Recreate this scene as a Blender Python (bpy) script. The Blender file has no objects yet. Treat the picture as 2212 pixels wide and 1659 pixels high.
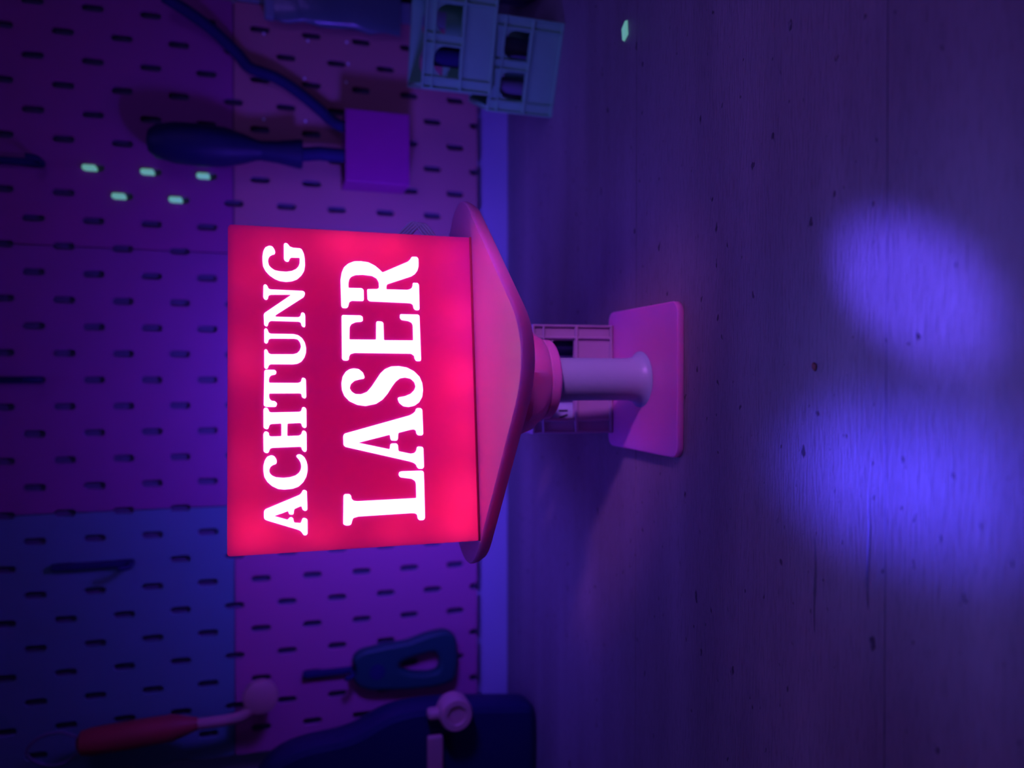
import bpy, bmesh, math, random
from mathutils import Vector, Matrix
random.seed(4)
scene = bpy.context.scene
COL = scene.collection
PI = math.pi

# ------------------------------------------------------------------ materials
def mat(name, base, rough=0.5, spec=0.3, noise=0.0, nscale=60.0, bump=0.0, bscale=300.0, coat=0.0):
    m = bpy.data.materials.new(name); m.use_nodes = True
    nt = m.node_tree; b = nt.nodes['Principled BSDF']
    b.inputs['Base Color'].default_value = (*base, 1)
    b.inputs['Roughness'].default_value = rough
    b.inputs['Specular IOR Level'].default_value = spec
    b.inputs['Coat Weight'].default_value = coat
    tc = nt.nodes.new('ShaderNodeTexCoord')
    if noise > 0:
        n = nt.nodes.new('ShaderNodeTexNoise'); n.inputs['Scale'].default_value = nscale
        n.inputs['Detail'].default_value = 4
        nt.links.new(tc.outputs['Object'], n.inputs['Vector'])
        r = nt.nodes.new('ShaderNodeMapRange')
        r.inputs['To Min'].default_value = 1 - noise; r.inputs['To Max'].default_value = 1 + noise
        nt.links.new(n.outputs['Fac'], r.inputs['Value'])
        mx = nt.nodes.new('ShaderNodeMix'); mx.data_type = 'RGBA'; mx.blend_type = 'MULTIPLY'
        mx.inputs['Factor'].default_value = 1
        mx.inputs['A'].default_value = (*base, 1)
        nt.links.new(r.outputs['Result'], mx.inputs['B'])
        nt.links.new(mx.outputs['Result'], b.inputs['Base Color'])
    if bump > 0:
        n2 = nt.nodes.new('ShaderNodeTexNoise'); n2.inputs['Scale'].default_value = bscale
        nt.links.new(tc.outputs['Object'], n2.inputs['Vector'])
        bp = nt.nodes.new('ShaderNodeBump'); bp.inputs['Strength'].default_value = bump
        bp.inputs['Distance'].default_value = 0.001
        nt.links.new(n2.outputs['Fac'], bp.inputs['Height'])
        nt.links.new(bp.outputs['Normal'], b.inputs['Normal'])
    return m

def glow(name, col, s):
    m = bpy.data.materials.new(name); m.use_nodes = True
    b = m.node_tree.nodes['Principled BSDF']
    b.inputs['Base Color'].default_value = (*col, 1)
    b.inputs['Emission Color'].default_value = (*col, 1)
    b.inputs['Emission Strength'].default_value = s
    b.inputs['Roughness'].default_value = 0.6
    return m

M_WHITE = mat('white_plastic', (0.36, 0.46, 0.50), 0.38, 0.4, 0.05, 40, 0.08, 500)
M_ROSE = mat('rose_plastic', (0.95, 0.21, 0.47), 0.35, 0.45, 0.05, 40, 0.08, 500)
for _n, _w in ((M_ROSE, 0.75),):
    _b = _n.node_tree.nodes['Principled BSDF']; _b.inputs['Subsurface Weight'].default_value = _w * 1.1
    _b.inputs['Subsurface Radius'].default_value = (1.0, 0.35, 0.5); _b.inputs['Subsurface Scale'].default_value = 0.012
M_SHELL = mat('red_plastic', (0.62, 0.02, 0.09), 0.4, 0.4, 0.05)
M_CRATE = mat('mint_plastic', (0.20, 0.62, 0.26), 0.55, 0.3, 0.08, 80, 0.1, 700)
M_CRATE2 = mat('grey_plastic', (0.46, 0.33, 0.42), 0.5, 0.3, 0.08, 80, 0.1, 700)
M_PINK = mat('pink_tile', (0.52, 0.13, 0.27), 0.5, 0.3, 0.05, 12, 0.06, 600)
M_SALMON = mat('salmon_tile', (0.50, 0.22, 0.20), 0.5, 0.3, 0.06, 12, 0.06, 600)
M_VIOLET = mat('violet_tile', (0.33, 0.085, 0.235), 0.5, 0.3, 0.05, 12, 0.06, 600)
M_PLUM = mat('plum_tile', (0.36, 0.07, 0.22), 0.5, 0.3, 0.05, 12, 0.06, 600)
M_BLUE = mat('blue_tile', (0.13, 0.28, 0.27), 0.5, 0.3, 0.05, 12, 0.06, 600)
M_GREY = mat('grey_tile', (0.22, 0.34, 0.30), 0.5, 0.3, 0.05, 12, 0.06, 600)
M_DARK = mat('navy_plastic', (0.012, 0.016, 0.06), 0.5, 0.3, 0.1, 50)
M_DARK2 = mat('dark_rubber', (0.02, 0.022, 0.09), 0.7, 0.2, 0.1, 50)
M_TEAL = mat('teal_plastic', (0.012, 0.085, 0.07), 0.45, 0.4, 0.1, 50)
M_PURPLE = mat('purple_plastic', (0.40, 0.03, 0.24), 0.5, 0.3, 0.05)
M_RED = mat('red_handle', (0.42, 0.06, 0.05), 0.5, 0.3, 0.05)
M_PEACH = mat('peach_plastic', (0.55, 0.26, 0.22), 0.5, 0.3, 0.05)
M_STEEL = mat('steel', (0.16, 0.17, 0.20), 0.35, 0.5, 0.05)
M_WIRE = mat('pale_wire', (0.95, 0.85, 0.92), 0.4, 0.4, 0.05)
M_LABEL = mat('pale_sleeve', (0.45, 0.55, 0.7), 0.4, 0.4, 0.05)
M_BLACK = mat('black_ink', (0.01, 0.01, 0.02), 0.5, 0.3, 0.05)
M_WALL = mat('painted_wall', (0.46, 0.46, 0.50), 0.8, 0.2, 0.06, 9, 0.15, 220)
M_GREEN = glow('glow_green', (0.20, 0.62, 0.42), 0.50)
M_LETTER = glow('letter_diffuser', (1.0, 0.40, 0.64), 3.0)
M_POUCH = mat('pouch_film', (0.09, 0.17, 0.15), 0.25, 0.6, 0.2, 25, 0.5, 90)
M_GLINT = mat('pale_glint', (0.9, 0.9, 0.9), 0.2, 0.6, 0.05)  # pale colour standing in for highlight glints
M_CRUMB = mat('brown_crumb', (0.25, 0.09, 0.06), 0.7, 0.2, 0.2)

def panel_material():
    m = bpy.data.materials.new('red_diffuser'); m.use_nodes = True
    nt = m.node_tree; nt.nodes.clear()
    out = nt.nodes.new('ShaderNodeOutputMaterial')
    tr = nt.nodes.new('ShaderNodeBsdfTranslucent'); tr.inputs['Color'].default_value = (0.85, 0.010, 0.075, 1)
    pr = nt.nodes.new('ShaderNodeBsdfPrincipled')
    pr.inputs['Base Color'].default_value = (0.55, 0.04, 0.75, 1)
    pr.inputs['Roughness'].default_value = 0.45; pr.inputs['Specular IOR Level'].default_value = 0.3
    tc = nt.nodes.new('ShaderNodeTexCoord')
    n = nt.nodes.new('ShaderNodeTexNoise'); n.inputs['Scale'].default_value = 28; n.inputs['Detail'].default_value = 2
    nt.links.new(tc.outputs['Object'], n.inputs['Vector'])
    mr = nt.nodes.new('ShaderNodeMapRange'); mr.inputs['To Min'].default_value = 0.42; mr.inputs['To Max'].default_value = 0.68
    nt.links.new(n.outputs['Fac'], mr.inputs['Value'])
    mx = nt.nodes.new('ShaderNodeMixShader')
    nt.links.new(mr.outputs['Result'], mx.inputs['Fac'])
    nt.links.new(pr.outputs[0], mx.inputs[1]); nt.links.new(tr.outputs[0], mx.inputs[2])
    nt.links.new(mx.outputs[0], out.inputs['Surface'])
    return m
M_PANEL = panel_material()

def wood_material():
    m = bpy.data.materials.new('rough_sawn_wood'); m.use_nodes = True
    nt = m.node_tree; b = nt.nodes['Principled BSDF']; L = nt.links
    b.inputs['Roughness'].default_value = 0.55; b.inputs['Specular IOR Level'].default_value = 0.3
    tc = nt.nodes.new('ShaderNodeTexCoord')
    def noise(sc, scale, detail, rough=0.6):
        mp = nt.nodes.new('ShaderNodeMapping'); mp.inputs['Scale'].default_value = sc
        L.new(tc.outputs['Object'], mp.inputs['Vector'])
        n = nt.nodes.new('ShaderNodeTexNoise'); n.inputs['Scale'].default_value = scale
        n.inputs['Detail'].default_value = detail; n.inputs['Roughness'].default_value = rough
        L.new(mp.outputs['Vector'], n.inputs['Vector']); return n
    def ramp(src, stops):
        r = nt.nodes.new('ShaderNodeValToRGB'); L.new(src, r.inputs['Fac'])
        els = r.color_ramp.elements
        els[0].position, els[0].color = stops[0][0], (*stops[0][1], 1)
        els[1].position, els[1].color = stops[-1][0], (*stops[-1][1], 1)
        for p, c in stops[1:-1]:
            e = els.new(p); e.color = (*c, 1)
        return r
    fine = noise((1.0, 9.0, 1.0), 95, 5, 0.65)          # long fibres along the boards
    broad = noise((0.5, 5.0, 1.0), 5, 4, 0.55)          # growth bands
    pits = noise((1.0, 1.7, 1.0), 120, 2, 0.5)          # torn pits
    col = ramp(broad.outputs['Fac'], [(0.3, (0.22, 0.185, 0.18)), (0.55, (0.28, 0.24, 0.23)), (0.75, (0.33, 0.28, 0.27))])
    fc = ramp(fine.outputs['Fac'], [(0.30, (0.74, 0.74, 0.74)), (0.5, (1, 1, 1)), (0.8, (1.05, 1.05, 1.05))])
    pc = ramp(pits.outputs['Fac'], [(0.265, (0.30, 0.30, 0.34)), (0.31, (1, 1, 1)), (1.0, (1, 1, 1))])
    m1 = nt.nodes.new('ShaderNodeMix'); m1.data_type = 'RGBA'; m1.blend_type = 'MULTIPLY'; m1.inputs['Factor'].default_value = 1
    L.new(col.outputs['Color'], m1.inputs['A']); L.new(fc.outputs['Color'], m1.inputs['B'])
    m2 = nt.nodes.new('ShaderNodeMix'); m2.data_type = 'RGBA'; m2.blend_type = 'MULTIPLY'; m2.inputs['Factor'].default_value = 1
    L.new(m1.outputs['Result'], m2.inputs['A']); L.new(pc.outputs['Color'], m2.inputs['B'])
    L.new(m2.outputs['Result'], b.inputs['Base Color'])
    add = nt.nodes.new('ShaderNodeMath'); add.operation = 'ADD'
    L.new(fine.outputs['Fac'], add.inputs[0])
    pm = nt.nodes.new('ShaderNodeMath'); pm.operation = 'MULTIPLY'; pm.inputs[1].default_value = 0.8
    L.new(pc.outputs['Color'], pm.inputs[0]); L.new(pm.outputs[0], add.inputs[1])
    bp = nt.nodes.new('ShaderNodeBump'); bp.inputs['Strength'].default_value = 0.8; bp.inputs['Distance'].default_value = 0.0014
    L.new(add.outputs[0], bp.inputs['Height']); L.new(bp.outputs['Normal'], b.inputs['Normal'])
    return m
M_WOOD = wood_material()

# ------------------------------------------------------------------ mesh helpers
def link(name, me, m, parent=None, smooth=False):
    o = bpy.data.objects.new(name, me); COL.objects.link(o)
    if m: me.materials.clear(); me.materials.append(m)
    if smooth:
        for p in me.polygons: p.use_smooth = True
        try: me.set_sharp_from_angle(angle=math.radians(35))
        except Exception: pass
    if parent: o.parent = parent
    return o

def obj(name, bm, m, parent=None, smooth=False):
    bmesh.ops.recalc_face_normals(bm, faces=bm.faces)
    me = bpy.data.meshes.new(name); bm.to_mesh(me); bm.free()
    return link(name, me, m, parent, smooth)

def thing(name, label, cat, loc=(0, 0, 0), rot=(0, 0, 0), group=None):
    o = bpy.data.objects.new(name, None); COL.objects.link(o)
    o.empty_display_size = 0.02
    o.location = loc; o.rotation_euler = rot
    return tag(o, label, cat, group)

def tag(o, label, cat, group=None):
    o['label'] = label; o['category'] = cat
    if group: o['group'] = group
    return o

def box(bm, x0, x1, y0, y1, z0, z1, bevel=0.0, seg=2):
    r = bmesh.ops.create_cube(bm, size=1.0)
    vs = r['verts']
    for v in vs:
        v.co = Vector(((x0 + x1) / 2 + v.co.x * (x1 - x0), (y0 + y1) / 2 + v.co.y * (y1 - y0), (z0 + z1) / 2 + v.co.z * (z1 - z0)))
    if bevel > 0:
        es = list({e for v in vs for e in v.link_edges})
        bmesh.ops.bevel(bm, geom=es, offset=bevel, segments=seg, profile=0.5, affect='EDGES')
    return bm

def loft(bm, rings, cap=True):
    """rings: list of lists of Vector, equal lengths, closed"""
    vr = [[bm.verts.new(p) for p in r] for r in rings]
    n = len(vr[0])
    for a, b in zip(vr, vr[1:]):
        for i in range(n):
            bm.faces.new((a[i], a[(i + 1) % n], b[(i + 1) % n], b[i]))
    if cap:
        bm.faces.new(vr[0][::-1]); bm.faces.new(vr[-1])
    return bm

def lathe(bm, prof, n=32, axis='Z', c=(0, 0, 0)):
    rings = []
    for r, h in prof:
        ring = []
        for k in range(n):
            a = 2 * PI * k / n
            p = (r * math.cos(a), r * math.sin(a), h)
            if axis == 'Y': p = (p[0], h, p[1])
            if axis == 'X': p = (h, p[0], p[1])
            ring.append(Vector(p) + Vector(c))
        rings.append(ring)
    return loft(bm, rings)

def tube(bm, pts, r, n=10, radii=None):
    pts = [Vector(p) for p in pts]; rings = []
    up = Vector((0.13, 0.9, 0.21)).normalized()
    for i, p in enumerate(pts):
        t = (pts[min(i + 1, len(pts) - 1)] - pts[max(i - 1, 0)]).normalized()
        a = t.cross(up).normalized(); b = t.cross(a).normalized()
        rr = radii[i] if radii else r
        rings.append([p + a * rr * math.cos(2 * PI * k / n) + b * rr * math.sin(2 * PI * k / n) for k in range(n)])
    return loft(bm, rings)

def catmull(pts, n=6):
    P = [Vector(p) for p in pts]; out = []
    for i in range(len(P) - 1):
        p0, p1, p2, p3 = P[max(i - 1, 0)], P[i], P[i + 1], P[min(i + 2, len(P) - 1)]
        for k in range(n):
            t = k / n
            out.append(0.5 * ((2 * p1) + (p2 - p0) * t + (2 * p0 - 5 * p1 + 4 * p2 - p3) * t * t + (3 * p1 - p0 - 3 * p2 + p3) * t ** 3))
    out.append(P[-1]); return out

def round_poly(pts, r, n=4):
    out = []; N = len(pts)
    for i in range(N):
        p = Vector(pts[i]); a = Vector(pts[i - 1]); b = Vector(pts[(i + 1) % N])
        da, db = (a - p), (b - p)
        ra = min(r, da.length * 0.48); rb = min(r, db.length * 0.48)
        s = p + da.normalized() * ra; e = p + db.normalized() * rb
        for k in range(n + 1):
            t = k / n
            out.append((1 - t) ** 2 * s + 2 * t * (1 - t) * p + t * t * e)
    return [(v[0], v[1]) for v in out]

def plate(loops, thick, bevel=0.0, upright=True):
    """flat plate with holes; upright: lies in XZ, front at y=0, back at y=thick"""
    cu = bpy.data.curves.new('tmp', 'CURVE'); cu.dimensions = '2D'; cu.fill_mode = 'BOTH'
    cu.extrude = max(thick / 2 - bevel, 0.0); cu.bevel_depth = bevel; cu.bevel_resolution = 1; cu.offset = -bevel
    for lp in loops:
        s = cu.splines.new('POLY'); s.points.add(len(lp) - 1)
        for q, (x, y) in zip(s.points, lp): q.co = (x, y, 0, 1)
        s.use_cyclic_u = True
    o = bpy.data.objects.new('tmp', cu); COL.objects.link(o)
    dg = bpy.context.evaluated_depsgraph_get()
    me = bpy.data.meshes.new_from_object(o.evaluated_get(dg))
    bpy.data.objects.remove(o); bpy.data.curves.remove(cu)
    if upright:
        me.transform(Matrix.Translation((0, thick / 2, 0)) @ Matrix.Rotation(PI / 2, 4, 'X'))
    else:
        me.transform(Matrix.Translation((0, 0, thick / 2)))
    return me

def copy_tree(o, parent=None):
    c = o.copy(); COL.objects.link(c)
    if parent: c.parent = parent
    for ch in list(o.children): copy_tree(ch, c)
    return c

def struct(name, bm, m):
    o = obj(name, bm, m); o['kind'] = 'structure'; return o

# ------------------------------------------------------------------ room shell
WALL_Y = 0.681
bm = bmesh.new(); box(bm, -0.95, 0.95, WALL_Y, WALL_Y + 0.05, -0.75, 1.35)
struct('wall_back', bm, M_WALL)
bm = bmesh.new(); box(bm, -0.95, 0.95, -1.3, WALL_Y + 0.05, -0.80, -0.75)
struct('floor', bm, M_WALL)

# ------------------------------------------------------------------ workbench: worktop of rough boards
bench = thing('workbench', 'rough-sawn wooden workbench top of wide planks under the lit sign', 'workbench', (0, 0, 0))
bm = bmesh.new()
seams = [-0.165, 0.031, 0.2268, 0.4229, 0.6795]
for a, b in zip(seams, seams[1:]):
    box(bm, -0.85, 0.85, a + 0.00025, b - 0.00025, -0.035, 0.0)
top = obj('worktop', bm, M_WOOD, bench)
# two long drying cracks in the front boards
def crack(cx, cy, ln, w, d):
    bmc = bmesh.new(); n = 14; rings = []
    for k in range(n + 1):
        t = k / n; x = cx - ln / 2 + ln * t
        ww = w * max(0.05, math.sin(PI * t) ** 0.6) * (0.85 + 0.3 * random.random()); y = cy + 0.0004 * math.sin(7 * t)
        rings.append([Vector((x, y - ww, 0.002)), Vector((x, y + ww, 0.002)), Vector((x, y, -d))])
    loft(bmc, rings); return obj('cutter', bmc, None)
cut = [crack(-0.083, 0.2640, 0.040, 0.0011, 0.006), crack(-0.062, 0.2350, 0.046, 0.0012, 0.006)]
for c in cut:
    md = top.modifiers.new('crack', 'BOOLEAN'); md.object = c; md.operation = 'DIFFERENCE'; md.solver = 'EXACT'
dg = bpy.context.evaluated_depsgraph_get()
me = bpy.data.meshes.new_from_object(top.evaluated_get(dg))
top.modifiers.clear(); top.data = me
for c in cut: bpy.data.objects.remove(c)
for sx in (-0.8, 0.8):
    for sy in (-0.12, 0.62):
        bm = bmesh.new(); box(bm, sx - 0.035, sx + 0.035, sy - 0.035, sy + 0.035, -0.75, -0.035, 0.003)
        obj('leg', bm, M_WOOD, bench)

# ------------------------------------------------------------------ pegboard panels
X0, Z0, P = -0.1628, 0.2112, 0.02
FRONT_Y, TH = 0.666, 0.003
def slot_loop(x, z, w=0.0052, hgt=0.0150, n=6):
    r = w / 2; out = []
    for k in range(n + 1):
        a = PI * k / n; out.append((x + r * math.cos(a), z + hgt / 2 - r + r * math.sin(a)))
    for k in range(n + 1):
        a = PI + PI * k / n; out.append((x + r * math.cos(a), z - hgt / 2 + r + r * math.sin(a)))
    return out
def panel_mesh():
    S = 0.2; g = 0.0003; w, hh = 0.0026, 0.0075
    def edge(k):        # notch centres
        return [0.04, 0.08, 0.12, 0.16]
    pts = []
    c = 0.002
    pts += [(g + c, g)]
    for x in edge(0): pts += [(x - w, g), (x - w, hh - w), (x - w * .6, hh - .3 * w), (x, hh), (x + w * .6, hh - .3 * w), (x + w, hh - w), (x + w, g)]
    pts += [(S - g - c, g), (S - g, g + c)]
    for z in edge(1): pts += [(S - g, z - hh), (S - w, z - hh + .7 * w), (S - w, z + hh - .7 * w), (S - g, z + hh)]
    pts += [(S - g, S - g - c), (S - g - c, S - g)]
    for x in reversed(edge(2)): pts += [(x + w, S - g), (x + w, S - hh + w), (x + w * .6, S - hh + .3 * w), (x, S - hh), (x - w * .6, S - hh + .3 * w), (x - w, S - hh + w), (x - w, S - g)]
    pts += [(g + c, S - g), (g, S - g - c)]
    for z in reversed(edge(3)): pts += [(g, z + hh), (w, z + hh - .7 * w), (w, z - hh + .7 * w), (g, z - hh)]
    pts += [(g, g + c)]
    loops = [pts]
    for a in range(1, 10):
        for b in range(1, 10):
            if (a + b) % 2 == 0: loops.append(slot_loop(a * P, b * P))
    return plate(loops, TH, 0.0004)
PM = panel_mesh()
bk = obj('slot_shade_sheet', box(bmesh.new(), X0 + P * -7 + .0005, X0 + P * 23 - .0005, FRONT_Y + TH + 0.0016, FRONT_Y + TH + 0.0046, 0.0322, 0.4302), mat('slot_shade', (0.12, 0.10, 0.15), 0.7, 0.2, 0.05))  # added sheet; its dark colour sets how shaded the slots look
tag(bk, 'added dark sheet giving the pegboard slots their shade', 'board')
def pegboard(j0, i_top, m, label):
    t = thing('pegboard', label, 'pegboard', (X0 + P * j0, FRONT_Y, Z0 - P * (i_top + 10)), (0, 0, 0), 'slotted pegboard panels tiled over the wall')
    me = PM.copy(); link('panel', me, m, t)
    for sx in (0.03, 0.17):
        for sz in (0.03, 0.17):
            bm = bmesh.new(); lathe(bm, [(0.0035, TH - 0.0002), (0.0035, TH + (0.0016 if j0 < 23 else WALL_Y - FRONT_Y - TH))], 12, 'Y', (sx, 0, sz))
            obj('standoff', bm, m, t)
    return t
pegboard(-7, -11, M_BLUE, 'blue slotted pegboard panel, upper left of the wall')
pegboard(3, -11, M_VIOLET, 'violet slotted pegboard panel directly above the lit sign')
pegboard(13, -11, M_PLUM, 'dark plum slotted pegboard panel holding the five glowing green pegs')
pegboard(-7, -1, M_PINK, 'magenta slotted pegboard panel behind the teal looped tool, lower left')
pegboard(3, -1, M_PINK, 'magenta slotted pegboard panel mostly hidden behind the lit sign')
sal = pegboard(13, -1, M_SALMON, 'salmon slotted pegboard panel carrying the purple holder, lower right')
pegboard(23, -1, M_GREY, 'grey slotted pegboard panel at the far right edge behind the crates')
# highlight glints on the salmon panel, built as small pale beads
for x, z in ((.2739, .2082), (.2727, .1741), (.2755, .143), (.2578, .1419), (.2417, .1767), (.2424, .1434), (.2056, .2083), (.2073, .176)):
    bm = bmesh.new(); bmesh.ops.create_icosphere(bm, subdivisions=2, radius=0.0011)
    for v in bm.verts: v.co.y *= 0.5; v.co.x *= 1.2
    o = obj('glint', bm, M_GLINT, sal, True)
    o.location = (x - sal.location.x, 0.0001, z - sal.location.z); o['label'] = 'highlight built in as a pale speck'

# glowing pegs
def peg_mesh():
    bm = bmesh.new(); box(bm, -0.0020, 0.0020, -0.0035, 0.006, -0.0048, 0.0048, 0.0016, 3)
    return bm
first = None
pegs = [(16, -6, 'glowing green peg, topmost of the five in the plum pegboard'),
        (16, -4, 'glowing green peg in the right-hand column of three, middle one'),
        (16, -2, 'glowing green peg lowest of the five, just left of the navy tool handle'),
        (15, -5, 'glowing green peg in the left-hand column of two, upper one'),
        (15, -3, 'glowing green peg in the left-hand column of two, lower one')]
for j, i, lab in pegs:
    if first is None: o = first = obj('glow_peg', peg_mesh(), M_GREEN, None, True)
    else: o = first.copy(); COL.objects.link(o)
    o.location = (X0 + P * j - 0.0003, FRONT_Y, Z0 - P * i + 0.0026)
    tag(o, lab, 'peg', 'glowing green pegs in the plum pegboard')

# ------------------------------------------------------------------ hooks on the boards
def hook(x, ztop, length, label):
    t = thing('pegboard_hook', label, 'hook', (x, FRONT_Y, ztop), (0, 0, 0), 'dark hooks on the pegboards')
    bm = bmesh.new(); box(bm, -0.0024, 0.0024, -0.006, -0.0002, -length, 0.0, 0.001)
    obj('bar', bm, M_DARK2, t)
    bm = bmesh.new(); box(bm, -0.0022, 0.0022, -0.002, 0.007, -0.012, -0.002, 0.0006)
    obj('tab', bm, M_DARK2, t)
    bm = bmesh.new(); tube(bm, catmull([(0, -0.004, -length + 0.003), (0, -0.014, -length + 0.001), (0, -0.020, -length + 0.003), (0, -0.022, -length + 0.008)], 4), 0.002, 8)
    obj('prong', bm, M_DARK2, t, True)
hook(-0.1425, 0.360, 0.056, 'dark empty hook on the blue pegboard panel')
hook(-0.0028, 0.415, 0.050, 'dark empty hook at the top of the violet pegboard panel')
hook(0.1572, 0.418, 0.055, 'dark empty hook at the top of the plum pegboard panel')
hook(-0.2428, 0.179, 0.040, 'dark hook carrying the teal looped tool')

# ------------------------------------------------------------------ purple holder with hand tool and cable
hold = thing('tool_holder', 'purple block-shaped tool holder on the salmon pegboard panel', 'holder', (0.182, FRONT_Y, 0.0966))
bm = bmesh.new()
W2, D2, H2, T2 = 0.0285, 0.033, 0.0508, 0.0025
box(bm, -W2, W2, -D2, -D2 + T2, 0, H2, 0.0008)
box(bm, -W2, W2, -T2 - .0002, -.0002, 0, H2, 0.0008)
box(bm, -W2, -W2 + T2, -D2 + T2 * .6, -T2 * .6, 0, H2, 0.0006)
box(bm, W2 - T2, W2, -D2 + T2 * .6, -T2 * .6, 0, H2, 0.0006)
box(bm, -W2 + .001, W2 - .001, -D2 + .001, -.001, 0, T2, 0.0005)
obj('cup', bm, M_PURPLE, hold)
bm = bmesh.new(); box(bm, -0.0022, 0.0022, -0.002, 0.007, 0.034, 0.046, 0.0006); obj('mounting_tab', bm, M_PURPLE, hold)
ht = thing('hand_tool', 'dark navy bulbous-handled hand tool standing in the purple holder', 'hand tool', (0.1738, 0.645, 0.112))
bm = bmesh.new()
prof = [(0.002, 0.180), (0.008, 0.1785), (0.0125, 0.173), (0.0152, 0.160), (0.0158, 0.143), (0.0148, 0.125), (0.0115, 0.112), (0.0080, 0.102), (0.0074, 0.098)]
lathe(bm, [(r, z) for r, z in prof], 28)
obj('handle', bm, M_DARK, ht, True)
bm = bmesh.new(); lathe(bm, [(0.0074, 0.0985), (0.0085, 0.086), (0.0112, 0.071), (0.0114, 0.0685), (0.0108, 0.0675)], 28)
obj('collar', bm, M_DARK, ht, True)
bm = bmesh.new(); tube(bm, [(0, 0, 0.068), (0.002, 0, 0.055), (0.002, 0, 0.035), (0.001, 0, 0.006)], 0.0055, 14)
obj('shaft', bm, M_DARK2, ht, True)
ht.rotation_euler = (0, math.radians(0.6), 0)
cb = obj('cable', tube(bmesh.new(), catmull([(0.196, 0.646, 0.104), (0.197, 0.646, 0.128), (0.200, 0.648, 0.147), (0.206, 0.654, 0.156), (0.2155, 0.657, 0.166), (0.2285, 0.658, 0.1835), (0.2365, 0.658, 0.198), (0.240, 0.658, 0.2095), (0.243, 0.658, 0.2195), (0.252, 0.658, 0.2275), (0.260, 0.657, 0.2365), (0.268, 0.655, 0.247), (0.276, 0.65, 0.262), (0.284, 0.645, 0.280)], 5), 0.0046, 12), M_DARK2, None, True)
tag(cb, 'thick dark cable winding up to the right out of the purple holder', 'cable')

# ------------------------------------------------------------------ teal looped tool
tt = thing('looped_tool', 'teal D-shaped looped tool hanging low on the magenta pegboard panel', 'tool', (-0.24, 0.6540, 0.05))
outer = [(-232.7, 140.9), (-225.5, 134.2), (-222.9, 112.9), (-221.6, 93.9), (-216.5, 76.9), (-215.0, 60.7), (-221.3, 52.3), (-242.6, 51), (-259.5, 53.5), (-262.8, 68), (-262.8, 92), (-259.8, 126), (-254.5, 136), (-247.9, 139.6), (-240.5, 136.5)]
hole = [(-238.5, 101), (-234.5, 86), (-232.5, 71), (-238, 67.5), (-248, 67.5), (-250, 74), (-248.5, 90), (-244.5, 101)]
cv = lambda L: [((x + 240) / 1000, (z - 50) / 1000) for x, z in L]
me = plate([round_poly(cv(outer), 0.006, 4), round_poly(cv(hole), 0.005, 4)], 0.012, 0.0035)
link('loop_handle', me, M_TEAL, tt, True)
bm = bmesh.new(); lathe(bm, [(0.0065, -0.0006), (0.0065, 0.0002), (0.006, 0.0004)], 20, 'Y', (-0.004, 0, 0.070))
obj('rivet', bm, M_DARK2, tt, True)

# ------------------------------------------------------------------ red-handled tool on the left
rt = thing('hanging_tool', 'red-handled tool with a round peach end hanging at the far left', 'tool', (-0.260, 0.640, 0.211), (0, math.radians(-3.0), 0))
bm = bmesh.new(); lathe(bm, [(0.0045, 0.046), (0.0075, 0.056), (0.0098, 0.064), (0.0102, 0.095), (0.0098, 0.118), (0.0085, 0.125), (0.004, 0.128)], 24, 'Z', (0, 0, 0))
obj('handle', bm, M_RED, rt, True)
bm = bmesh.new(); tube(bm, catmull([(0, 0, 0.052), (-0.0012, 0, 0.030), (0.0, 0, 0.014), (0.008, 0, 0.004)], 5), 0.0042, 12)
obj('shaft', bm, M_PEACH, rt, True)
bm = bmesh.new(); lathe(bm, [(0.010, -0.0045), (0.0128, -0.003), (0.0134, 0), (0.0128, 0.003), (0.010, 0.0045)], 32, 'Y', (0.0125, 0, 0.0))
obj('round_end', bm, M_PEACH, rt, True)
bm = bmesh.new(); tube(bm, catmull([(0.004, 0, 0.126), (0.0105, 0, 0.138), (0.009, 0, 0.152), (0.0, 0, 0.160), (-0.010, 0, 0.152), (-0.0125, 0, 0.138), (-0.005, 0, 0.126)], 5), 0.0012, 8)
obj('hanging_loop', bm, M_STEEL, rt, True)

# ------------------------------------------------------------------ dark case, far left
case = thing('equipment_case', 'dark navy rounded case at the far left end of the workbench', 'case', (-0.28, 0.596, 0.0))
sil = [(-284, 209), (-273.7, 185), (-271.6, 151), (-266.3, 136), (-257.7, 119), (-255, 96), (-257, 60), (-262, 20), (-264, 3), (-272, 0), (-400, 0), (-400, 190), (-330, 232)]
k = 0.995
cs = [((x * k) / 1000 + 0.28, max(0.0, ((z - 210) * k + 210) / 1000) if z > 4 else (0.0 if z == 0 else 0.004)) for x, z in sil]
me = plate([round_poly(cs, 0.02, 5)], 0.030, 0.006)
link('body', me, M_DARK, case, True)
bm = bmesh.new()
lathe(bm, [(0.0070, -0.0145), (0.0075, -0.0165), (0.0115, -0.0165), (0.0128, -0.014), (0.0128, -0.0006)], 32, 'Y', (0.0240, 0, 0.0705))
obj('knob', bm, M_PEACH, case, True)
bm = bmesh.new(); box(bm, 0.0195, 0.0275, -0.011, -0.0006, 0.078, 0.0912, 0.003, 3)
obj('knob_pointer', bm, M_PEACH, case, True)
bm = bmesh.new(); box(bm, -0.040, 0.0055, -0.006, -0.0004, 0.0785, 0.0905, 0.0015); obj('trim_bar', bm, M_PEACH, case)

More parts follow.
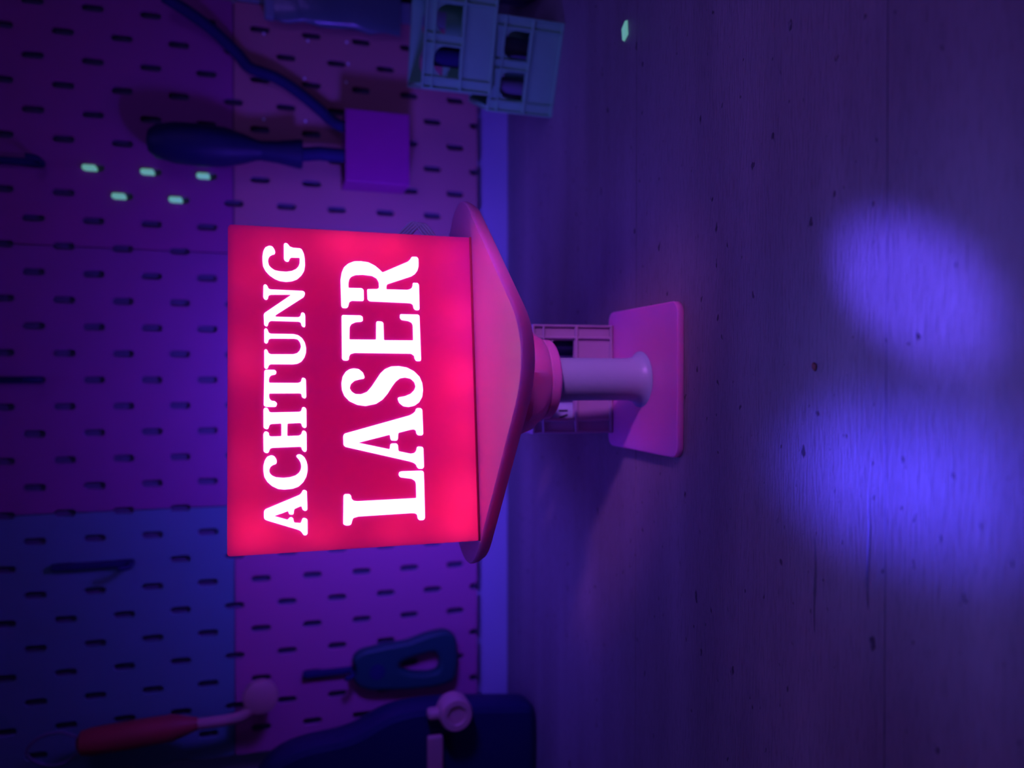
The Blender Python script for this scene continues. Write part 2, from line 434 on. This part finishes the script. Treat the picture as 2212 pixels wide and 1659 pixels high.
# ------------------------------------------------------------------ pouch hanging at the far right
po = thing('pouch', 'dim bluish pouch hanging over the right edge of the salmon pegboard panel', 'pouch', (0.30, 0.6575, 0.10))
bm = bmesh.new(); rings = []
for kz in range(9):
    z = 0.104 * kz / 8; th = 0.0075 * math.sin(PI * (0.08 + 0.84 * kz / 8)); ring = []
    for q in range(20):
        a = 2 * PI * q / 20
        ring.append(Vector((0.024 * math.copysign(abs(math.cos(a)) ** .6, math.cos(a)) * (1 + .05 * math.sin(5 * z * 60)) + .006, th * math.sin(a) + 0.0012 * math.sin(9 * a + z * 200), z)))
    rings.append(ring)
loft(bm, rings); obj('bag', bm, M_POUCH, po, True)
bm = bmesh.new(); box(bm, -0.018, 0.030, -0.003, 0.003, 0.100, 0.108, 0.0015); obj('seal_strip', bm, M_GREY, po)

# ------------------------------------------------------------------ crates
CW, CD, CH, CT = 0.066, 0.062, 0.0510, 0.0018
def window(x0, x1, z0, z1, r=0.008):
    out = [(x0, z0), (x1, z0)]
    for k in range(7):
        a = PI / 2 * k / 6; out.append((x1 - r + r * math.cos(a), z1 - r + r * math.sin(a)))
    for k in range(7):
        a = PI / 2 + PI / 2 * k / 6; out.append((x0 + r + r * math.cos(a), z1 - r + r * math.sin(a)))
    return out
def crate_wall_mesh(w):
    me = plate([[(-w / 2, 0), (w / 2, 0), (w / 2, CH), (-w / 2, CH)],
                window(-w / 2 + 0.0095, -0.0038, 0.0245, 0.0430), window(0.0038, w / 2 - 0.0095, 0.0245, 0.0430)], CT, 0.0)
    bm = bmesh.new(); bm.from_mesh(me)
    f = -0.0016      # raised framing ribs in front of the sheet
    for s in (-1, 1):
        for xo in (w / 2 - 0.0007, w / 2 - 0.0078):
            box(bm, s * xo - 0.0007, s * xo + 0.0007, f, 0.0004, 0, CH, 0.0003, 1)
    for s in (-1, 1): box(bm, s * 0.0031 - 0.0007, s * 0.0031 + 0.0007, f, 0.0004, 0.0235, CH - 0.002, 0.0003, 1)
    for z0, z1 in ((0, 0.0016), (0.0222, 0.0240), (0.0432, 0.0444), (CH - 0.0016, CH)):
        box(bm, -w / 2, w / 2, f - 0.0002, 0.0004, z0, z1, 0.0003, 1)
    return bm
def make_crate(m, label):
    t = thing('bottle_crate', label, 'crate', (0, 0, 0), (0, 0, 0), 'small plastic crates on the workbench')
    a = obj('front_wall', crate_wall_mesh(CW), m, t); a.location = (0, 0.0018, 0)
    b = obj('back_wall', crate_wall_mesh(CW), m, t); b.location = (0, CD - 0.0018, 0); b.rotation_euler = (0, 0, PI)
    for s in (-1, 1):
        c = obj('side_wall', crate_wall_mesh(CD - 0.0072), m, t); c.location = (s * (CW / 2 - 0.0018), CD / 2, 0); c.rotation_euler = (0, 0, s * PI / 2)
    bm = bmesh.new(); box(bm, -CW / 2 + .003, CW / 2 - .003, 0.003, CD - 0.003, 0.0003, 0.002)
    obj('floor_panel', bm, m, t)
    return t
def battery(parent_mat, x, y, label, sleeve, z=0.0024, hgt=0.046):
    t = thing('battery_cell', label, 'battery', (0, 0, 0), (0, 0, 0))
    bm = bmesh.new(); lathe(bm, [(0.0066, 0), (0.007, 0.0006), (0.007, hgt - .0008), (0.0062, hgt)], 20); obj('sleeve', bm, sleeve, t, True)
    bm = bmesh.new(); lathe(bm, [(0.0027, hgt - .0001), (0.0027, hgt + .0012), (0.0022, hgt + .0014)], 14); obj('terminal', bm, M_STEEL, t, True)
    t.matrix_world = parent_mat @ Matrix.Translation((x, y, z)); t['label'] = label
    return t
crB = make_crate(M_CRATE, 'mint plastic bottle crate on the workbench at right, bottom of the stack')
dirx = Vector((0.2600 - 0.2055, 0.5350 - 0.5600, 0)); ang = math.atan2(dirx.y, dirx.x)
crB.location = (0.2262, 0.5520, 0.0); crB.rotation_euler = (0, 0, ang)
crA = copy_tree(crB); crA['label'] = 'mint plastic bottle crate stacked askew on top of the other mint crate'
crA.location = (0.2350, 0.5440, CH + 0.0002); crA.rotation_euler = (0, 0, ang + math.radians(5))
crC = make_crate(M_CRATE2, 'greyish bottle crate leaning on the sign foot behind its white post')
# rests with its front on the back edge of the foot, its back edge on the bench
tilt = math.atan2(0.0042, CD - 0.007)
crC.location = (-0.0016, 0.4452, 0.0047); crC.rotation_euler = (-tilt, 0, 0)
bpy.context.view_layer.update()
battery(crC.matrix_world.copy(), -0.0215, 0.0125, 'pale-sleeved battery with dark printed strokes in the greyish crate', M_LABEL)
bb = battery(crC.matrix_world.copy(), 0.0215, 0.0125, 'dark battery seen through the right opening of the greyish crate', M_DARK2)
battery(crB.matrix_world.copy(), -0.016, 0.0125, 'grey battery seen through the left opening of the lower mint crate', M_STEEL)
battery(crB.matrix_world.copy(), 0.012, 0.020, 'grey battery behind the right opening of the lower mint crate', M_STEEL)
battery(crA.matrix_world.copy(), -0.010, 0.0125, 'dark battery seen through the left opening of the upper mint crate', M_DARK2)
# dark strokes printed on the pale sleeve
for o in list(bpy.data.objects):
    if o.get('label', '').startswith('pale-sleeved'):
        for dx, dz, rz in ((-0.0032, 0.0275, 0.35), (-0.0012, 0.0275, -0.35), (0.0022, 0.0275, 0.0)):
            bm = bmesh.new(); box(bm, -0.0005, 0.0005, -0.0002, 0.0002, -0.0028, 0.0028)
            s = obj('print_stroke', bm, M_BLACK, o.children[0])
            a = dx / 0.007; s.location = (0.00708 * math.sin(a), -0.00708 * math.cos(a), dz); s.rotation_euler = (0, rz, a)
# black box behind the stacked crates
bx = thing('black_box', 'black box standing behind the two stacked mint crates', 'box', (0.345, 0.592, 0.0), (0, 0, math.radians(-14)))
bm = bmesh.new(); box(bm, -0.045, 0.045, -0.03, 0.03, 0, 0.055, 0.002); obj('body', bm, M_DARK, bx)
bm = bmesh.new(); box(bm, -0.046, 0.046, -0.031, 0.031, 0.0553, 0.066, 0.002); obj('lid', bm, M_DARK, bx)

# ------------------------------------------------------------------ warning lamp
YAW = math.radians(6.865)
lamp = thing('warning_lamp', 'glowing red warning sign lamp on a white post and square foot', 'lamp', (-0.0015, 0.4100, 0.0))
def rsq(w, d, r, n=6, cx=0, cy=0):
    out = []
    for qx, qy, a0 in ((1, 1, 0), (-1, 1, PI / 2), (-1, -1, PI), (1, -1, 3 * PI / 2)):
        for k in range(n + 1):
            a = a0 + PI / 2 * k / n
            out.append((cx + qx * (w / 2 - r) + r * math.cos(a), cy + qy * (d / 2 - r) + r * math.sin(a)))
    return out
foot = rsq(0.0825, 0.0865, 0.0065)
me = plate([foot], 0.0042, 0.0008, upright=False); link('foot_plate', me, M_ROSE, lamp, True)
bm = bmesh.new()
lathe(bm, [(0.0162, 0.0041), (0.0148, 0.0050), (0.0137, 0.0064), (0.0127, 0.0085), (0.0121, 0.0115), (0.0119, 0.016), (0.0119, 0.0615)], 48)
obj('post', bm, M_WHITE, lamp, True)
# swivel head (turned with the sign)
def V3(lst, z): return [Vector((x, y, z)) for x, y in lst]
N = 64
def ring_circle(r, z): return [Vector((r * math.cos(2 * PI * k / N), r * math.sin(2 * PI * k / N), z)) for k in range(N)]
def ring_ngon(r, z, sides, rot):
    out = []
    for k in range(N):
        a = 2 * PI * k / N; s = (a - rot) % (2 * PI / sides) - PI / sides
        rr = r * math.cos(PI / sides) / math.cos(s); out.append(Vector((rr * math.cos(a), rr * math.sin(a), z)))
    return out
bm = bmesh.new()
loft(bm, [ring_ngon(0.036, 0.1035, 4, 0), ring_ngon(0.0335, 0.088, 4, 0), ring_ngon(0.0300, 0.0770, 8, 0.0), ring_ngon(0.0275, 0.0705, 8, 0.0), ring_circle(0.0230, 0.0665), ring_circle(0.0222, 0.0655)])
o = obj('swivel_neck', bm, M_ROSE, lamp, True); o.rotation_euler = (0, 0, YAW)
bm = bmesh.new(); loft(bm, [ring_circle(0.0212, 0.0656), ring_circle(0.0219, 0.0645), ring_circle(0.0217, 0.0605), ring_circle(0.0208, 0.0594)])
o = obj('locking_ring', bm, M_ROSE, lamp, True)
# diamond tray under the light box
dia = round_poly([(0.108, 0), (0, 0.112), (-0.108, 0), (0, -0.112)], 0.033, 12)
def dia_s(sx): return [Vector((x * sx, y * sx, 0)) for x, y in dia]
bm = bmesh.new()
rings = []
for s, z in ((0.955, 0.1008), (0.975, 0.1012), (0.993, 0.1040), (1.0, 0.1062), (0.9985, 0.1074), (0.993, 0.1080)):
    rings.append([Vector((v.x * s, v.y * s, z)) for v in dia_s(1)])
loft(bm, rings)
o = obj('tray', bm, M_ROSE, lamp, True); o.rotation_euler = (0, 0, YAW)
# light box: shell open at the front
head = obj('box_shell', bmesh.new(), M_SHELL, lamp)
head.location = Vector((-0.0048, 0.38455, 0.0)) - lamp.location + Vector((0, 0, 0)); head.rotation_euler = (0, 0, YAW)
BW, BZ0, BZ1, BD, BT = 0.0765, 0.1082, 0.2252, 0.060, 0.0022
bm = bmesh.new()
box(bm, -BW, BW, BD - BT, BD, BZ0, BZ1, 0.0008)
box(bm, -BW, -BW + 0.0010, 0.0022, BD - BT, BZ0, BZ1, 0.0004); box(bm, BW - 0.0010, BW, 0.0022, BD - BT, BZ0, BZ1, 0.0004)
box(bm, -BW + 0.0008, BW - 0.0008, 0.0022, BD - BT, BZ0, BZ0 + 0.0010, 0.0004); box(bm, -BW + 0.0008, BW - 0.0008, 0.0022, BD - BT, BZ1 - 0.0010, BZ1, 0.0004)
bmesh.ops.recalc_face_normals(bm, faces=bm.faces); bm.to_mesh(head.data); bm.free()
bm = bmesh.new()
v = [bm.verts.new(p) for p in [(x, 0.0003, z) for x, z in [(q[0], q[1] + (BZ0 + BZ1) / 2) for q in rsq(2 * BW, BZ1 - BZ0, 0.0016)]]]
bm.faces.new(v)
fp = obj('front_panel', bm, M_PANEL, head); fp['label'] = 'translucent red front panel'
bm = bmesh.new(); box(bm, -BW - 0.0001, BW + 0.0001, -0.0009, 0.0001, BZ0 - 0.0003, BZ0 + 0.0008, 0.0003); obj('bottom_lip', bm, M_SHELL, head)
LETTERS={'A':[-484,1923,-481,1916,-487,1904,-573,1902,-579,1908,-578,1917,-572,1924,-557,1928,-557,1934,-568,1961,-591,1964,-593,1969,-592,1981,-587,1985,-575,1988,-585,2015,-587,2024,-595,2049,-615,1990,-605,1982,-603,1975,-608,1966,-629,1962,-633,1932,-611,1924,-610,1915,-615,1905,-620,1902,-684,1902,-691,1910,-689,1920,-674,1929,-666,1938,-661,1950,-615,2077,-609,2090,-601,2094,-571,2094,-562,2088,-504,1937,-496,1928],
'C':[-317,2062,-321,2049,-334,2040,-345,2037,-355,2038,-360,2043,-363,2055,-372,2066,-386,2071,-400,2068,-411,2058,-419,2041,-423,2008,-421,1978,-414,1954,-403,1939,-388,1930,-371,1928,-355,1931,-339,1940,-328,1950,-320,1949,-316,1939,-319,1927,-332,1913,-351,1904,-373,1900,-396,1900,-422,1906,-447,1920,-466,1941,-475,1968,-477,2005,-473,2032,-459,2058,-439,2079,-416,2092,-389,2096,-365,2096,-341,2090,-324,2080],
'H':[-104,2095,-97,2088,-98,2079,-106,2073,-117,2070,-120,2062,-119,1936,-116,1927,-98,1922,-96,1914,-102,1905,-111,1903,-190,1903,-196,1909,-193,1918,-186,1924,-174,1926,-171,1933,-173,1989,-231,1990,-230,1937,-224,1927,-208,1922,-206,1915,-212,1906,-221,1903,-299,1903,-307,1907,-306,1916,-297,1924,-284,1927,-282,1934,-284,2058,-288,2067,-305,2073,-308,2080,-305,2089,-299,2095,-219,2096,-208,2090,-207,2083,-213,2072,-228,2070,-231,2062,-231,2016,-172,2016,-174,2063,-179,2069,-196,2074,-198,2081,-195,2090,-189,2095],
'T':[74,2091,79,2085,79,2046,74,2039,67,2037,57,2040,53,2060,45,2068,32,2071,18,2070,17,1940,22,1927,41,1922,42,1915,37,1906,29,1904,-49,1903,-56,1907,-56,1914,-50,1923,-35,1925,-32,1932,-32,2070,-49,2070,-60,2066,-66,2059,-68,2044,-76,2036,-82,2035,-93,2039,-95,2045,-94,2085,-88,2094],
'U':[270,2091,275,2084,271,2077,253,2071,249,2062,249,1959,244,1938,230,1920,210,1908,183,1902,160,1903,138,1910,118,1924,108,1942,105,1962,105,2063,100,2071,86,2075,82,2083,88,2091,171,2091,176,2086,173,2078,157,2072,152,2062,153,1961,158,1943,171,1931,190,1925,209,1929,224,1940,227,1956,226,2062,222,2071,206,2075,201,2082,207,2091],
'N':[478,2094,484,2088,482,2081,474,2075,464,2072,460,2063,458,1915,453,1907,443,1905,428,1911,339,2038,333,2042,330,2038,330,1936,335,1927,352,1923,354,1916,350,1908,338,1905,288,1905,282,1909,284,1916,290,1922,305,1925,309,1935,310,2062,303,2071,284,2076,283,2083,289,2091,339,2093,347,2089,435,1971,438,1973,435,2061,431,2071,413,2075,409,2081,411,2089,421,2095],
'G':[671,2067,668,2053,654,2044,640,2040,630,2043,627,2055,618,2067,606,2072,593,2073,575,2069,563,2058,553,2043,549,2020,548,1990,553,1964,563,1945,576,1934,591,1929,619,1928,618,1969,610,1975,598,1979,596,1986,600,1996,609,2001,681,2001,687,1997,688,1989,682,1981,671,1974,666,1958,665,1926,660,1918,639,1909,615,1905,582,1904,556,1908,533,1921,513,1941,503,1964,499,1991,502,2020,511,2043,527,2066,547,2084,569,2095,595,2098,619,2098,643,2094,662,2085],
'L':[-516,1737,-509,1731,-510,1709,-518,1702,-533,1700,-542,1691,-545,1674,-543,1392,-474,1392,-461,1396,-450,1413,-441,1468,-429,1476,-415,1472,-412,1461,-412,1362,-418,1353,-465,1352,-641,1352,-650,1359,-650,1379,-642,1387,-622,1390,-616,1399,-614,1416,-617,1670,-623,1694,-636,1699,-651,1703,-656,1711,-656,1728,-649,1740],
'A2':[-111,1384,-107,1376,-108,1360,-116,1353,-235,1351,-242,1358,-241,1376,-234,1384,-216,1387,-211,1398,-213,1412,-227,1473,-259,1476,-265,1483,-263,1507,-256,1511,-235,1514,-270,1664,-305,1516,-280,1512,-277,1505,-277,1483,-285,1476,-315,1474,-329,1415,-326,1396,-315,1387,-297,1383,-295,1375,-297,1357,-305,1352,-396,1351,-404,1359,-403,1378,-395,1385,-382,1390,-373,1402,-366,1422,-288,1726,-279,1734,-236,1735,-225,1729,-143,1417,-134,1399,-123,1387],
'S':[87,1682,84,1658,67,1638,45,1630,37,1633,34,1652,27,1678,11,1696,-9,1702,-26,1692,-37,1675,-38,1649,-27,1620,-2,1598,29,1577,63,1554,84,1532,97,1502,99,1464,92,1424,74,1390,47,1363,15,1350,-19,1347,-53,1352,-80,1368,-96,1391,-102,1419,-98,1446,-81,1466,-61,1473,-54,1469,-49,1438,-37,1408,-19,1390,-1,1383,20,1389,37,1407,43,1434,39,1459,22,1481,-3,1500,-36,1521,-65,1546,-85,1577,-95,1628,-89,1667,-71,1704,-46,1727,-17,1738,16,1740,47,1734,71,1719,83,1701],
'E':[341,1735,346,1731,346,1645,340,1635,320,1634,315,1641,312,1670,302,1690,287,1698,227,1700,228,1572,313,1570,319,1566,318,1543,311,1535,226,1534,227,1390,303,1390,316,1396,324,1414,328,1446,338,1454,357,1452,357,1363,351,1356,131,1353,124,1357,124,1377,135,1385,151,1387,161,1402,162,1676,156,1696,144,1702,128,1704,124,1712,125,1729,132,1736],
'R':[563,1535,623,1408,635,1396,649,1388,650,1363,641,1355,603,1355,580,1361,562,1374,549,1393,505,1513,495,1517,479,1518,480,1411,487,1394,499,1387,517,1385,517,1361,507,1355,384,1355,379,1360,379,1376,388,1384,406,1387,413,1398,414,1419,417,1600,425,1610,477,1611,479,1561,486,1553,514,1554,532,1564,544,1586,548,1631,545,1667,536,1687,522,1697,502,1701,480,1701,481,1636,472,1628,422,1628,417,1633,417,1686,410,1698,386,1704,380,1711,380,1730,389,1736,518,1738,555,1732,581,1721,600,1701,613,1672,615,1639,611,1603,596,1572,580,1552],
}
for ch, flat in LETTERS.items():
    pts = [(flat[i] / 1e4, flat[i + 1] / 1e4) for i in range(0, len(flat), 2)]

    me = plate([round_poly(pts, 0.0005, 3)], 0.0004, 0.0)
    me.transform(Matrix.Translation((0, -0.0003, 0)))
    o = link('letter', me, M_LETTER, head); o['label'] = 'lit white letter ' + ch[0]
# ribbon cable looping out of the right side
bm = bmesh.new()
for k in range(4):
    d = 0.0020 * k
    tube(bm, catmull([(BW - 0.001, 0.030, 0.1470 - d), (BW + 0.0070, 0.0306, 0.1415 - d), (BW + 0.0140, 0.0310, 0.1350 - d), (BW + 0.0162 - d * .12, 0.0312, 0.1322 - d), (BW + 0.0140, 0.0310, 0.1297 - d), (BW + 0.0070, 0.0306, 0.1245 - d), (BW - 0.001, 0.030, 0.1190 - d)], 5), 0.0008, 8)
o = obj('ribbon_cable', bm, M_WIRE, head, True); o['label'] = 'pale four-wire ribbon cable'

# ------------------------------------------------------------------ small bits on the bench
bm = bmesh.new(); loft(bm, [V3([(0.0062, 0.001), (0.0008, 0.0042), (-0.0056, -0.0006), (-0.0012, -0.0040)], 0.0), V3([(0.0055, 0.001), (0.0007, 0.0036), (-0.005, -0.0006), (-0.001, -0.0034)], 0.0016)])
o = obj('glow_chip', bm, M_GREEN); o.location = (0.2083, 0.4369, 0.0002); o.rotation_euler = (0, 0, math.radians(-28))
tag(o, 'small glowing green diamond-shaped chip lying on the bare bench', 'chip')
bm = bmesh.new(); bmesh.ops.create_icosphere(bm, subdivisions=2, radius=0.0013)
for v in bm.verts: v.co = Vector((v.co.x * 1.3 + 0.0003 * math.sin(v.co.y * 3000), v.co.y * .9, v.co.z * .7))
o = obj('crumb', bm, M_CRUMB, None, True); o.location = (0.0040, 0.2640, 0.0008)
tag(o, 'tiny brown crumb on the planks in front of the sign', 'crumb')

# ------------------------------------------------------------------ camera
H = 0.21008
f_px, pit, yaw, roll = 1710.4, 0.3057, 0.0099, 0.0022
cp, sp = math.cos(pit), math.sin(pit)
dn = Vector((0, -sp, -cp)); rt_ = Vector((1, 0, 0)); fw = Vector((0, cp, -sp))
R = Matrix(((math.cos(yaw), math.sin(yaw), 0), (-math.sin(yaw), math.cos(yaw), 0), (0, 0, 1))).transposed()
ax = R @ (dn * math.cos(roll) - rt_ * math.sin(roll))
ay = R @ (dn * math.sin(roll) + rt_ * math.cos(roll))
az = -(R @ fw)
cam = bpy.data.cameras.new('camera'); co = bpy.data.objects.new('camera', cam); COL.objects.link(co)
co.matrix_world = Matrix(((ax.x, ay.x, az.x, 0), (ax.y, ay.y, az.y, 0), (ax.z, ay.z, az.z, H), (0, 0, 0, 1)))
cam.sensor_fit = 'HORIZONTAL'; cam.sensor_width = 36; cam.lens = f_px / 2212 * 36
cam.clip_start = 0.01; cam.clip_end = 20
cam.dof.use_dof = True; cam.dof.focus_distance = 0.375; cam.dof.aperture_fstop = 5.6
scene.camera = co

# ------------------------------------------------------------------ lights
def light(name, kind, loc, energy, color, target=None, **kw):
    l = bpy.data.lights.new(name, kind); l.energy = energy; l.color = color
    for k_, v_ in kw.items(): setattr(l, k_, v_)
    o = bpy.data.objects.new(name, l); COL.objects.link(o); o.location = loc
    if target is not None:
        o.rotation_euler = (Vector(target) - Vector(loc)).to_track_quat('-Z', 'Y').to_euler()
    return o
#@LB
# name: kind, location, target, energy, colour, settings
LIGHTS = [
 ('blue_spot', 'SPOT', (-0.60, -0.80, 0.80), (0.0305, 0.217, 0), 2300.0, (0.095, 0.055, 1.0), dict(spot_size=math.radians(0.95), spot_blend=0.95, shadow_soft_size=0.02)),
 ('blue_spot_wide', 'SPOT', (-0.02, -1.05, 0.72), (-0.036, 0.222, 0), 920.0, (0.062, 0.044, 1.0), dict(spot_size=math.radians(2.25), spot_blend=1.0, shadow_soft_size=0.02)),
 ('blue_flood', 'SPOT', (-0.05, 0.0, 0.85), (-0.008, 0.198, 0), 22.0, (0.13, 0.13, 1.0), dict(spot_size=math.radians(13), spot_blend=1.0, shadow_soft_size=0.05)),
 ('sign_back_led', 'AREA', (-0.0155, 0.4515, 0.135), (-0.0155, 0.70, -0.03), 1.45, (0.095, 0.042, 1.0), dict(size=0.05)),
 ('right_lamp', 'AREA', (0.42, 0.0, 0.42), (0.0, 0.42, 0.05), 0.40, (0.24, 0.10, 1.0), dict(size=0.20)),
 ('right_spot', 'SPOT', (0.39, 0.03, 0.265), (0.008, 0.407, 0.040), 12.0, (0.50, 0.13, 0.80), dict(spot_size=math.radians(14.5), spot_blend=0.8, shadow_soft_size=0.025)),
 ('bench_fill', 'SPOT', (0.06, -0.10, 1.05), (0.06, 0.33, 0.0), 25.0, (0.165, 0.098, 1.0), dict(spot_size=math.radians(38), spot_blend=0.7, shadow_soft_size=0.35)),  # unseen fill added to brighten the tabletop
 ('under_tray_fill', 'AREA', (-0.058, 0.446, 0.096), (-0.075, 0.47, 0.0), 0.035, (0.10, 0.05, 1.0), dict(size=0.04)),  # added fill, no real LED: lifts the bench behind the sign
 ('under_tray_fill', 'AREA', (0.055, 0.456, 0.096), (0.075, 0.48, 0.0), 0.035, (0.10, 0.05, 1.0), dict(size=0.04)),  # matching added fill on the right side
 ('rear_fill', 'AREA', (0.0, -0.40, 0.45), (0.0, 0.5, 0.1), 0.12, (0.15, 0.15, 1.0), dict(size=0.3)),  # unseen fill added behind the camera for front-facing surfaces
]
for nm, kd, lc, tg, en, cl, kw in LIGHTS:
    light(nm, kd, lc, en, cl, tg, **kw)
# the LEDs inside the light box, along its edges
Mh = Matrix.Translation((-0.0048, 0.38455, 0)) @ Matrix.Rotation(YAW, 4, 'Z')
leds = [(-0.069, .118, 1.2), (-0.069, .150, .8), (-0.069, .185, .9), (-0.066, .213, 1.3), (-0.035, .217, .55), (0.012, .218, .9), (0.05, .217, .45),
        (0.069, .205, .45), (0.070, .172, 1.5), (0.070, .150, 1.2), (0.066, .120, .7), (0.035, .114, 1.0), (0.004, .113, 1.25), (-0.022, .113, .8), (-0.052, .114, 1.3)]
for x, z, s in leds:
    light('sign_led', 'POINT', Mh @ Vector((x, 0.0150, z)), 0.0080 * s, (0.74, 1.0, 1.0), None, shadow_soft_size=0.003)
w = bpy.data.worlds.new('World'); scene.world = w; w.use_nodes = True
w.node_tree.nodes['Background'].inputs['Color'].default_value = (0.02, 0.008, 0.05, 1)
w.node_tree.nodes['Background'].inputs['Strength'].default_value = 0.02
#@LE

scene.view_settings.view_transform = 'Standard'
scene.view_settings.look = 'None'
scene.view_settings.exposure = 0.0
scene.view_settings.gamma = 1.0
scene.view_settings.use_curve_mapping = False
